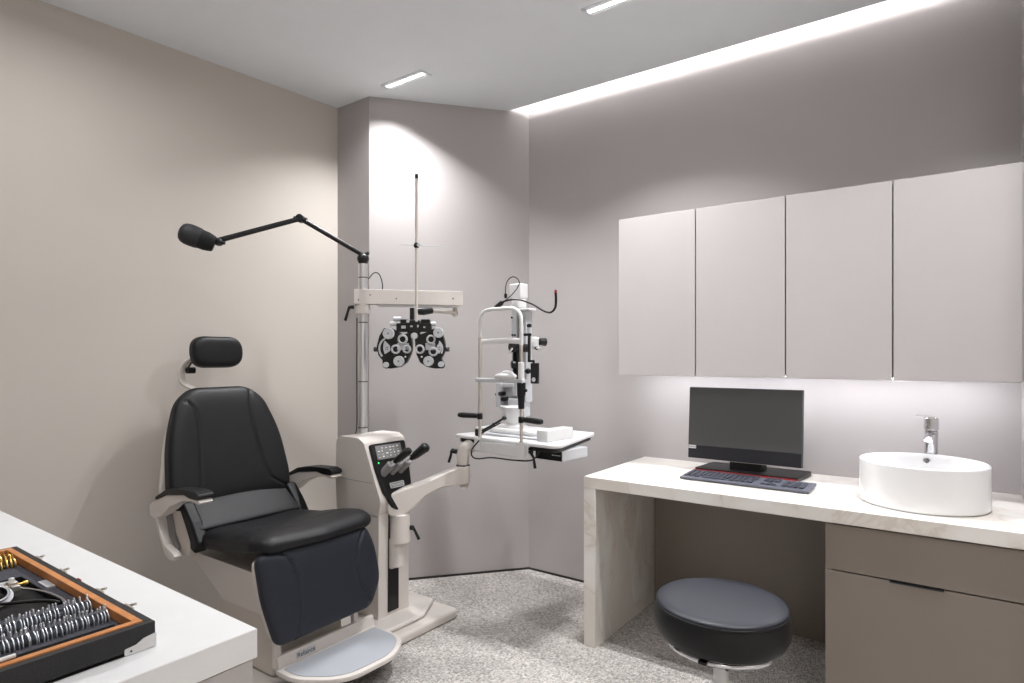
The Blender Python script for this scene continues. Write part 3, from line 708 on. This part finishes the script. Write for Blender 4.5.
for sg in (-1, 1):
    if sg < 0:
        ol = [(400, 262), (330, 290), (262, 250), (205, 222), (140, 228), (95, 300), (70, 400), (85, 490), (125, 540), (128, 600), (150, 618), (210, 620), (300, 605), (360, 560), (400, 480), (415, 420), (408, 330)]
    else:
        ol = [(440, 330), (445, 420), (455, 480), (490, 560), (560, 605), (640, 620), (715, 618), (728, 590), (700, 520), (730, 460), (735, 380), (715, 300), (680, 235), (640, 225), (560, 262), (500, 285), (440, 262)]
    pts = rpoly([Z(a, b_) for a, b_ in ol], .006, 4)
    body = MB().prism(pts, -.03, .016, 'xy', .004, 2, phm).build('lens_head', 'black', ph)
    body['label'] = 'left lens head' if sg < 0 else 'right lens head'
    # white scale arc and sector
    cxx = 210 if sg < 0 else 622; mb = MB(); arc = []
    a0, a1 = (118, 222) if sg < 0 else (-32, 52)
    R0, R1 = (104, 122)
    if sg > 0: R0, R1 = 82, 96
    for j in range(15):
        a = math.radians(a0+(a1-a0)*j/14); arc.append(Z(cxx+R1*math.cos(a), 425-R1*math.sin(a)))
    for j in range(14, -1, -1):
        a = math.radians(a0+(a1-a0)*j/14); arc.append(Z(cxx+R0*math.cos(a), 425-R0*math.sin(a)))
    MB().prism(arc, .0155, .018, 'xy', 0, 2, phm).build('scale_arc', 'offwhite', body)
    sec = [(150, 345), (200, 400), (205, 445), (150, 480), (135, 430), (138, 380)] if sg < 0 else [(690, 350), (655, 400), (650, 440), (675, 480), (700, 440), (702, 390)]
    s_ = MB().prism(rpoly([Z(a, b_) for a, b_ in sec], .003, 3), .0155, .019, 'xy', .0006, 1, phm).build('power_scale', 'offwhite', body)
    c_ = (172, 425) if sg < 0 else (677, 425); mb = MB()
    for j in range(4):
        a, b_ = Z(c_[0]-14+(j % 2)*16, c_[1]+14-(j//2)*20); mb.box(a, a+.0045, b_, b_+.005, .0188, .0194, mtx=phm)
    mb.build('scale_numbers', 'darkgrey', s_)
    D = dict
    if sg < 0:
        dial(body, 190, 280, 55); dial(body, 290, 548, 52); dial(body, 165, 583, 27, .02, ticks=False, name='knob')
        MB().box(Z(270, 0)[0], Z(385, 0)[0], Z(0, 440)[1], Z(0, 372)[1], .0155, .019, .001, 1, phm).build('cross_cylinder_plate', 'offwhite', body)
        for q in ((325, 335, 49), (258, 432, 46), (365, 430, 43)): lensring(body, *q)
    else:
        dial(body, 672, 272, 50); dial(body, 577, 548, 50); dial(body, 698, 578, 28, .02, ticks=False, name='knob')
        MB().box(Z(545, 0)[0], Z(640, 0)[0], Z(0, 440)[1], Z(0, 372)[1], .0155, .019, .001, 1, phm).build('cross_cylinder_plate', 'offwhite', body)
        for q in ((600, 337, 46), (492, 432, 46), (622, 455, 46)): lensring(body, *q)
    kx = 70 if sg < 0 else 735
    x, y = Z(kx, 430)
    MB().cyl(phm @ Vector((x, y, -.01)), phm @ Vector((x+sg*.018, y, -.01)), .012, n=24, bev=.001).build('side_knob', 'darkgrey', body)
    x, y = Z(350 if sg < 0 else 508, 505)
    MB().ball(phm @ Vector((x, y, .016)), .0045).build('pin', 'white', body)
dial(ph, 440, 303, 32, .014, .022, ticks=False, name='centre_knob')
for (zx, zy, l, s2) in ((262, 135, .026, -1), (235, 182, .032, -1), (610, 185, .026, 1)):
    x, y = Z(zx, zy); MB().cyl(phm @ Vector((x+(.02 if s2 < 0 else -.01), y, 0)), phm @ Vector((x+s2*l*.6, y, 0)), .0105, n=24, bev=.001).build('levelling_knob', 'offwhite', ph)
# reading rod
rx = Z(457, 0)[0]
rr0 = phm @ Vector((rx, Z(0, 150)[1], .012)); rr1 = phm @ Vector((rx, .780, .012))
MB().cyl(rr0, rr1, .0066, n=14).build('reading_rod', 'beige2', ph)
MB().cyl(rr1-Vector((0, 0, .002)), rr1+Vector((0, 0, .02)), .0075, n=14).build('rod_tip', 'black', ph)
rc = phm @ Vector((rx, .466, .012))
ch_ = MB().ball(rc, .014).build('card_holder', 'black', ph)
MB().cyl(rc+Rv*.012-Fv*.012, rc+Rv*.012-Fv*.016, .008, n=16).build('card_clip', 'offwhite', ch_)
MB().tube([rc-Rv*.082+Vector((0, 0, .008)), rc-Rv*.01, rc+Rv*.145-Vector((0, 0, .006))], [.001, .0024, .001], 8).build('card_bar', 'offwhite', ch_)

# ------------------------------------------------------------------ exam lamp on the pole
lt = thing('examination_lamp', (PX, PY, 1.735), 'black jointed examination lamp reaching left from the top of steel pole', 'lamp')
J0 = Vector((PX, PY, 1.760)); J1 = Vector((-2.500, 1.755, 1.930)); J2 = Vector((-2.580, 1.402, 1.782))
MB().cyl((PX, PY, 1.733), (PX, PY, 1.745), .022).ball(J0, .029, (1, 1, .95)).tube([J0+Vector((0, 0, .018)), J0+Rv*.03+Vector((0, 0, .03))], .008).build('pole_joint', 'black', lt)
up = Vector((0, 0, .018))
MB().tube([J0+up, J1], .0112, 14).build('lower_arm', 'black', lt)
MB().cyl(J1-Fv*.018, J1+Fv*.018, .019, bev=.003).tube([J1-Rv*.03, J1+Rv*.03-Vector((0, 0, .008))], .012).build('elbow_joint', 'black', lt)
MB().tube([J1, J2], .0118, 14).build('upper_arm', 'black', lt)
MB().ball(J2-Vector((0, 0, .006)), .018).cyl(J2-Fv*.018-Vector((0, 0, .01)), J2+Fv*.018-Vector((0, 0, .01)), .012).tube([J2-Vector((0, 0, .01)), J2+Rv*.028-Vector((0, 0, .012))], .007).build('head_joint', 'black', lt)
ha = (-Rv*.86+Vector((0, 0, .34))-Fv*.40).normalized()
h0 = J2-Rv*.016-Vector((0, 0, .018))
MB().lathe([(a*.88, b_*.86) for a, b_ in [(0, 0), (.033, 0), (.039, .006), (.0395, .014), (.042, .016), (.0425, .024), (.044, .026), (.045, .034), (.0465, .036), (.047, .07), (.049, .075), (0, .078)]], h0, ha, 40).build('lamp_housing', 'black_matt', lt)
MB().lathe([(a*.88, b_*.86) for a, b_ in [(.0485, .070), (.051, .08), (.0525, .11), (.051, .130), (.046, .148), (.036, .160), (.02, .167), (0, .169)]], h0, ha, 40).build('lamp_shade', 'lampgrey', lt, 50)

# ------------------------------------------------------------------ slit lamp on the table
slp = thing('slit_lamp', (-1.74, 2.45, TZ), 'white and black slit lamp microscope with chin rest standing on the arm table', 'slit lamp')
E1v = Vector((e1.x, e1.y, 0)); E2v = Vector((e2.x, e2.y, 0))
TA3 = Vector((TA.x, TA.y, 0))
def T(a, b_, z): return TA3+E1v*a+E2v*b_+Vector((0, 0, z))      # a along the front edge, b into the table, z height
tm = frame(TA3, E1v, E2v)
p1, p2 = .201, .452
# mounting bracket on the table front
MB().box(p1-.02, p2+.03, -.03, -.004, .833, .884, .004, 2, tm).box(p1-.02, p2+.03, -.03, .03, .8785, .8825, .001, 1, tm).box(p1-.02, p1+.02, -.035, .0, .84, .9, .004, 2, tm).box(p2-.012, p2+.03, -.035, .0, .83, .9, .004, 2, tm).build('mounting_bracket', 'white', slp)
yp = -.015
fz = 1.496
MB().tube([T(p1, yp, .885), T(p1, yp, 1.39)], .0078, 16).build('frame_post', 'alum', slp)
MB().tube([T(p2, yp, .885), T(p2, yp, 1.39)], .0078, 16).build('frame_post', 'alum', slp)
arch = [T(p1, yp, 1.37), T(p1, yp, 1.42), T(p1+.004, yp, 1.460), T(p1+.02, yp, 1.483), T(p1+.055, yp, fz), T((p1+p2)/2, yp, fz+.001), T(p2-.055, yp, fz), T(p2-.02, yp, 1.483), T(p2-.004, yp, 1.460), T(p2, yp, 1.42), T(p2, yp, 1.33)]
MB().tube(arch, .0088, 16, 5).build('head_arch', 'white', slp)
fb = [T(p1-.008, yp, 1.347), T(p1+.04, yp+.018, 1.35), T((p1+p2)/2, yp+.03, 1.352), T(p2-.04, yp+.018, 1.35), T(p2+.008, yp, 1.347)]
MB().tube(fb, .013, 14, 5, (.35, 1.)).build('forehead_band', 'white', slp)
cr_ = MB().box(p1-.018, p2+.016, yp-.014, yp+.014, 1.160, 1.180, .005, 2, tm).build('chin_bar', 'offwhite', slp)
ccx = (p1+p2)/2+.03
MB().ball(T(ccx, yp+.006, 1.190), .05, (1.15, .7, .38)).ball(T(ccx+.01, yp+.006, 1.203), .025, (1.3, .8, .6)).build('chin_cup', 'white', cr_)
MB().cyl(T(p2, yp, 1.17), T(p2, yp, 1.255), .0135, bev=.002).build('post_sleeve', 'white', slp)
MB().cyl(T(p2, yp, 1.105), T(p2, yp, 1.165), .0185, .0195, 24, .003).cyl(T(p2, yp, 1.048), T(p2, yp, 1.105), .0135, .016, 24, .002).cyl(T(p2+.01, yp, 1.13), T(p2+.03, yp, 1.13), .007).build('chin_height_knob', 'black_matt', slp)
for a, dr_ in ((p1, -1), (p2, 1)):
    h = MB().cyl(T(a, yp, .986), T(a, yp, 1.014), .0135, bev=.002).tube([T(a, yp, 1.0), T(a+dr_*.03, yp-.004, 1.001), T(a+dr_*.10, yp-.012, 1.0), T(a+dr_*.125, yp-.014, 1.0)], [.009, .0125, .0135, .010], 16, 4)
    h.build('hand_grip', 'black', slp)
# rails and cross slide
MB().box(.098, .160, .06, .26, TZ, TZ+.036, .005, 2, tm).build('rail_cover', 'white', slp)
MB().box(.485, .548, .05, .25, TZ, TZ+.052, .005, 2, tm).build('rail_cover', 'white', slp)
MB().box(.11, .48, .07, .30, TZ, TZ+.010, .003, 2, tm).build('base_sheet', 'offwhite', slp)
bs_ = MB().prism(rpoly([(.15, .10), (.43, .10), (.45, .26), (.17, .28)], .03), .010, .034, 'xy', .008, 3, tm @ Matrix.Translation((0, 0, TZ)))
c0 = T(.245, .19, TZ+.032)
bs_.lathe([(0, 0), (.060, 0), (.062, .008), (.046, .02), (.044, .03), (0, .03)], c0, n=32)
bs_.build('cross_slide', 'white', slp)
MB().lathe([(0, 0), (.047, .0), (.054, .03), (.070, .065), (.074, .082), (.068, .088), (0, .09)], c0+Vector((0, 0, .022)), n=36).build('body_cone', 'white', slp)
MB().box(.275, .318, .17, .22, .99, 1.07, .006, 2, tm).box(.222, .30, .16, .215, 1.03, 1.075, .006, 2, tm).box(.17, .255, .165, .215, 1.128, 1.150, .005, 2, tm).box(.148, .182, .155, .215, 1.03, 1.150, .005, 2, tm).box(.18, .30, .19, .215, 1.05, 1.135, .003, 2, tm).build('transformer_housing', 'offwhite', slp)
MB().cyl(T(.195, .13, 1.098), T(.195, .17, 1.098), .010, n=20, bev=.002).cyl(T(.213, .13, 1.072), T(.213, .17, 1.072), .0105, n=20, bev=.002).cyl(T(.128, .18, 1.09), T(.150, .18, 1.09), .006).build('housing_knob', 'black', slp)
MB().box(.238, .270, .17, .215, 1.09, 1.508, .004, 2, tm).box(.288, .326, .175, .225, 1.06, 1.508, .004, 2, tm).box(.240, .322, .185, .215, 1.06, 1.16, .004, 2, tm).box(.245, .32, .20, .215, 1.16, 1.50, .003, 2, tm).build('lamp_tower', 'offwhite', slp)
for a, z in ((.247, 1.385), (.262, 1.384), (.31, 1.45), (.243, 1.47)): MB().cyl(T(a, .165, z), T(a, .171, z), .005, n=12).build('tower_screw', 'black', slp)
MB().lathe([(0, 0), (.030, 0), (.036, .008), (.036, .036), (.033, .05), (0, .052)], T(.265, .195, 1.512)).box(.262, .350, .165, .225, 1.500, 1.512, .004, 2, tm).build('lamp_neck', 'white', slp)
MB().box(.226, .300, .165, .225, 1.560, 1.634, .007, 3, tm).build('lamp_house', 'white', slp)
# microscope and eyepiece behind the tower
MB().cyl(T(.275, .22, 1.350), T(.335, .25, 1.350), .027, n=28, bev=.004).box(.300, .345, .22, .27, 1.318, 1.375, .012, 3, tm).build('microscope_body', 'white', slp)
MB().cyl(T(.345, .25, 1.352), T(.362, .285, 1.350), .0165, .020, 24, .003).cyl(T(.335, .235, 1.322), T(.352, .225, 1.320), .008).build('eyepiece', 'black', slp)
MB().cyl(T(.352, .225, 1.322), T(.385, .225, 1.318), .0035).build('focus_lever', 'white', slp)
MB().cyl(T(.290, .105, 1.325), T(.300, .155, 1.325), .025, n=28, bev=.004).cyl(T(.345, .12, 1.320), T(.352, .16, 1.320), .020, n=28, bev=.004).box(.288, .300, .12, .15, 1.17, 1.31, .003, 2, tm).box(.312, .318, .12, .15, 1.19, 1.31, .002, 2, tm).cyl(T(.284, .115, 1.241), T(.305, .145, 1.241), .019, n=24, bev=.004).build('slit_controls', 'black', slp)
MB().box(-.016, .016, -.004, .004, -.005, .002, mtx=frame(T(.292, .099, 1.308), E1v*.7+Vector((0, 0, .7)), E2v)).build('slit_lever', 'white', slp)
MB().box(.372, .412, .10, .108, 1.375, 1.387, mtx=tm).box(.396, .406, .10, .11, 1.258, 1.387, mtx=tm).box(.396, .430, .10, .11, 1.254, 1.264, mtx=tm).box(.424, .431, .10, .11, 1.24, 1.258, mtx=tm).build('tonometer_arm', 'black', slp)
tn = MB().box(.414, .454, .097, .115, 1.155, 1.250, .003, 2, tm).build('tonometer_box', 'black', slp)
MB().cyl(T(.434, .094, 1.174), T(.434, .098, 1.174), .010, n=18).build('tonometer_dial', 'white', tn)
MB().ball(T(.338, .19, 1.429), .0095).cyl(T(.322, .19, 1.429), T(.331, .19, 1.429), .009).build('filter_knob', 'black', slp)
MB().ball(T(.335, .18, 1.21), .014).cyl(T(.318, .18, 1.21), T(.335, .18, 1.21), .007).build('side_knob', 'black', slp)
# joystick linkage
MB().tube([T(.165, .04, TZ+.024), T(.215, .055, TZ+.052), T(.275, .07, TZ+.088)], .0055, 10).tube([T(.17, .03, TZ+.014), T(.262, .06, TZ+.066)], .0035, 10).cyl(T(.155, .02, TZ+.001), T(.155, .02, TZ+.034), .014, bev=.003).ball(T(.278, .07, TZ+.09), .011).ball(T(.225, .055, TZ+.058), .008).build('joystick', 'black', slp)
# fixation gooseneck and cable (clamped on the head arch)
g = .02
def G(L): return [T(a, g, z) for a, z in L]
MB().tube(G([(.270, 1.508), (.308, 1.529)]), .011, 14)\
    .tube(G([(.28, 1.514), (.33, 1.536), (.408, 1.536), (.488, 1.511), (.549, 1.479), (.587, 1.471), (.611, 1.489), (.616, 1.523), (.614, 1.554)]), [.006, .0045, .0036, .0036, .004, .0045, .0052, .006, .006], 10, 6)\
    .tube(G([(.28, 1.511), (.336, 1.542), (.384, 1.574), (.411, 1.608), (.402, 1.631), (.372, 1.643), (.342, 1.627), (.33, 1.596), (.33, 1.563)]), .0022, 8, 6).cyl(T(.33, g, 1.568), T(.332, g, 1.548), .007).build('fixation_gooseneck', 'black', slp)
MB().tube(G([(.614, 1.553), (.614, 1.566)]), [.006, .005], 12).build('fixation_light', 'red', slp)
# cable below the table
MB().tube([T(a, -.035 if a < .46 else .0, z) for a, z in ((.216, .890), (.185, .862), (.166, .838), (.172, .810), (.21, .804), (.291, .818), (.40, .820), (.47, .818), (.513, .832), (.541, .864))], .0035, 8, 6).build('power_cable', 'black', slp)

# ------------------------------------------------------------------ left counter
LZ = .82
lc = thing('side_counter', (-2, 0, 0), 'white topped counter in the left foreground carrying the lens case', 'counter')
MB().prism([(-3.080, .588), (-.958, .588), (-.958, -.55), (-3.132, -.55)], LZ-.05, LZ, bev=.0015, seg=1).build('worktop', 'quartz', lc)
MB().prism([(-3.080, .583), (-.963, .583), (-.963, -.54), (-3.132, -.54)], 0, LZ-.053).build('cabinet_body', 'cab_light', lc)

# trial lens case
bx1, bx0, by1, by0 = -1.030, -1.685, .457, .07
bz0, bz1 = LZ, LZ+.04
tc_ = thing('trial_lens_case', ((bx0+bx1)/2, (by0+by1)/2, LZ), 'black trial lens case with orange wooden rim, open on the left counter', 'lens case')
mb = MB().box(bx0, bx1, by0, by1, bz0, bz0+.006, .001, 1)
w = .013
for a in ((bx0+w, bx1-w, by1-w, by1), (bx0+w, bx1-w, by0, by0+w), (bx0, bx0+w, by0, by1), (bx1-w, bx1, by0, by1)): mb.box(*a, bz0+.001, bz1, .0012, 2)
mb.build('case_body', 'case', tc_)
mb = MB(); w2 = .0115; a0, a1_, b0_, b1_ = bx0+w, bx1-w, by0+w, by1-w
for a in ((a0+w2, a1_-w2, b1_-w2, b1_), (a0+w2, a1_-w2, b0_, b0_+w2), (a0, a0+w2, b0_, b1_), (a1_-w2, a1_, b0_, b1_)): mb.box(*a, bz0+.006, bz1+.002, .0006, 1)
mb.build('wooden_rim', 'wood', tc_)
i0, i1, j0, j1 = a0+w2, a1_-w2, b0_+w2, b1_-w2
fz_ = LZ+.027
# foam with a recess for the trial frame
rx0, rx1, ry0, ry1 = -1.49, -1.265, .15, .412
mb = MB().box(i0, i1, j0, j1, bz0+.006, fz_-.012)
for a in ((i0, rx0, j0, j1), (rx1, i1, j0, j1), (rx0, rx1, ry1, j1), (rx0, rx1, j0, ry0)): mb.box(*a, fz_-.0121, fz_)
mb.build('foam_tray', 'foam', tc_)
MB().box(rx0, rx1, ry0, ry1, fz_-.0121, fz_-.0112).box(rx0, rx0+.001, ry0, ry1, fz_-.0121, fz_-.0003).box(rx0, rx1, ry1-.001, ry1, fz_-.0121, fz_-.0003).build('recess_lining', 'black_matt', tc_)
mb = MB(); 
for x in (-1.095, -1.165, -1.235): mb.box(x-.003, x+.003, j0+.005, j1-.01, fz_-.001, fz_+.004)
mb.build('divider_rails', 'darkgrey', tc_)
pb = MB().prism(rpoly([(-1.42, .417), (-1.37, .417), (-1.37, .431), (-1.42, .431)], .003), fz_, fz_+.003).build('metal_plate', 'offwhite', tc_)
for x in (-1.554, -1.422, -1.247, -1.129):
    MB().box(x-.014, x+.014, by1-.001, by1+.004, bz0+.024, bz1+.0005, .001, 1).tube([(x-.008, by1+.004, bz1-.003), (x+.010, by1+.008, bz1+.003)], .0022, 8).build('clasp', 'alum', tc_)
MB().box(-1.345, -1.332, by1-.001, by1+.0025, bz1-.010, bz1+.001, .001, 1).build('red_tab', 'red', tc_)
cp = MB().prism(rpoly([(by1+.0005, bz0+.001), (by1-.045, bz0+.001), (by1-.045, bz0+.011), (by1-.028, bz0+.013), (by1-.018, bz0+.019), (by1+.0005, bz0+.022)], .002, 3), bx1-.001, bx1+.0015, 'yz').box(bx1-.03, bx1+.001, by1-.001, by1+.001, bz0+.001, bz0+.02).build('corner_plate', 'white', tc_)
MB().cyl((bx1+.001, by1-.036, bz0+.006), (bx1+.0022, by1-.036, bz0+.006), .0016, n=12).build('rivet', 'darkgrey', cp)
rod_ = MB().cyl((-1.056, .285, bz1+.0055), (-1.056, .10, bz1+.0055), .003, n=10)
tag(rod_.build('marker_stick', 'white'), 'thin white stick lying along the near wooden rim of lens case', 'stick')

def trial_lens(rim, label, group, dz=0):
    t = thing('trial_lens', (0, 0, 0), label, 'trial lens', group)
    Rr = .0125; q_ = 1.8 if rim == 'gold' else 1.
    MB().lathe([(Rr-.0022*q_, -.0006*q_), (Rr, -.0006*q_), (Rr, .0006*q_), (Rr-.0022*q_, .0006*q_), (Rr-.0022*q_, -.0006*q_)], (0, 0, 0), (0, 1, 0), 28).build('rim', rim, t)
    MB().lathe([(0, -.0006), (Rr-.0022, -.0004), (Rr-.0022, .0004), (0, .0006)], (0, 0, 0), (0, 1, 0), 28).build('glass', 'glass', t)
    MB().box(-.0028, .0028, -.0008, .0008, Rr-.001, Rr+.005, .0006, 1).ball((0, 0, Rr+.006), .0026, (1, .5, 1)).build('tab', rim, t)
    return t
def copy_tree(o):
    r = o.copy(); COL.objects.link(r)
    for chd in list(o.children):
        c2 = chd.copy(); COL.objects.link(c2); c2.parent = r
    return r
def row(x, ya, yb, n, rim, label, group, z, lean=.04, jit=1.):
    proto = trial_lens(rim, label, group)
    spots = [(x+random.uniform(-.0015, .0015)*jit, ya+(yb-ya)*k/(n-1)+random.uniform(-.0017, .0017)) for k in range(n)]
    for k, (px, py) in enumerate(spots):
        o = proto if k == 0 else copy_tree(proto)
        o.location = (px, py, z); o.rotation_euler = (lean+random.uniform(-.06, .06), random.uniform(-.35, .35), random.uniform(-.06, .06))
row(-1.130, .425, .235, 36, 'rim_silver', 'silver-rimmed trial lens standing in the row nearest the near wooden rim', 'silver lenses in the near row', fz_+.0055)
row(-1.200, .424, .235, 36, 'rim_silver', 'silver-rimmed trial lens standing in the second row, closest to the trial frame recess', 'silver lenses in the second row', fz_+.0055)
row(-1.572, .422, .335, 13, 'gold', 'gold-rimmed trial lens standing in the inner gold row beside the recess', 'gold lenses in the inner row', fz_+.0055)
row(-1.612, .424, .335, 13, 'gold', 'gold-rimmed trial lens standing in the outer gold row by the far end', 'gold lenses in the outer row', fz_+.0055)

# trial frame lying in the recess
tf = thing('trial_frame', (-1.36, .26, fz_-.012), 'silver and black adjustable trial frame lying in the case recess', 'trial frame')
fc = [(-1.375, .225), (-1.375, .30)]
zf = fz_+.006
for i, (x, y) in enumerate(fc):
    o = MB().lathe([(.0175, -.006), (.022, -.006), (.023, 0), (.022, .008), (.0175, .008), (.0175, -.006)], (x, y, zf), (.5, 0, 1), 32).build('lens_cell', 'chrome', tf)
    MB().lathe([(.022, -.001), (.027, -.001), (.027, .002), (.022, .002), (.022, -.001)], (x, y, zf), (.5, 0, 1), 32).build('degree_scale', 'offwhite', o)
    MB().cyl((x-.03, y+(.02 if i else -.02), zf), (x-.018, y+(.02 if i else -.02), zf+.002), .005, n=14).build('adjust_knob', 'black', o)
MB().box(-1.415, -1.40, .19, .335, zf-.001, zf+.005, .001, 1).box(-1.412, -1.385, .258, .268, zf-.002, zf+.012, .001, 1).build('bridge_bar', 'chrome', tf)
MB().cyl((-1.407, .175, zf+.003), (-1.407, .35, zf+.003), .0025, n=10).cyl((-1.407, .35, zf+.003), (-1.407, .358, zf+.003), .004, n=16, bev=.001).build('width_screw', 'gold', tf)
MB().box(-1.42, -1.402, .328, .342, zf-.002, zf+.010, .001, 1).box(-1.395, -1.384, .328, .340, zf-.002, zf+.008, .001, 1).build('end_piece', 'alum', tf)
MB().tube([(-1.40, .34, zf), (-1.35, .362, zf-.002), (-1.29, .372, zf-.004), (-1.265, .372, zf-.008)], [.002, .0018, .0025, .003], 10, 4).build('temple', 'chrome', tf)
MB().tube([(-1.40, .19, zf), (-1.34, .26, zf+.004), (-1.285, .34, zf+.002), (-1.262, .362, zf-.003)], [.002, .0022, .003, .0035], 10, 4).build('temple', 'black', tf)
MB().box(-1.432, -1.418, .20, .345, zf-.003, zf+.007, .001, 1).build('scale_plate', 'offwhite', tf)
for yy in (.215, .245, .275, .315, .338): MB().cyl((-1.425, yy, zf+.006), (-1.425, yy, zf+.013), .0045, n=14, bev=.001).build('cell_screw', 'rim_silver', tf)
MB().cyl((-1.31, .20, fz_-.002), (-1.31, .225, fz_-.002), .007, n=18, bev=.001).build('nose_rest_knob', 'white', tf)
tf.location.x -= .005; tf.location.y += .042

# ------------------------------------------------------------------ world and colour
w_ = bpy.data.worlds.new('world'); SC.world = w_; w_.use_nodes = True
w_.node_tree.nodes['Background'].inputs[0].default_value = (.5, .5, .5, 1); w_.node_tree.nodes['Background'].inputs[1].default_value = .3
SC.view_settings.view_transform = 'Standard'; SC.view_settings.look = 'None'; SC.view_settings.gamma = 1
SC.view_settings.use_curve_mapping = False; SC.view_settings.exposure = 0.14
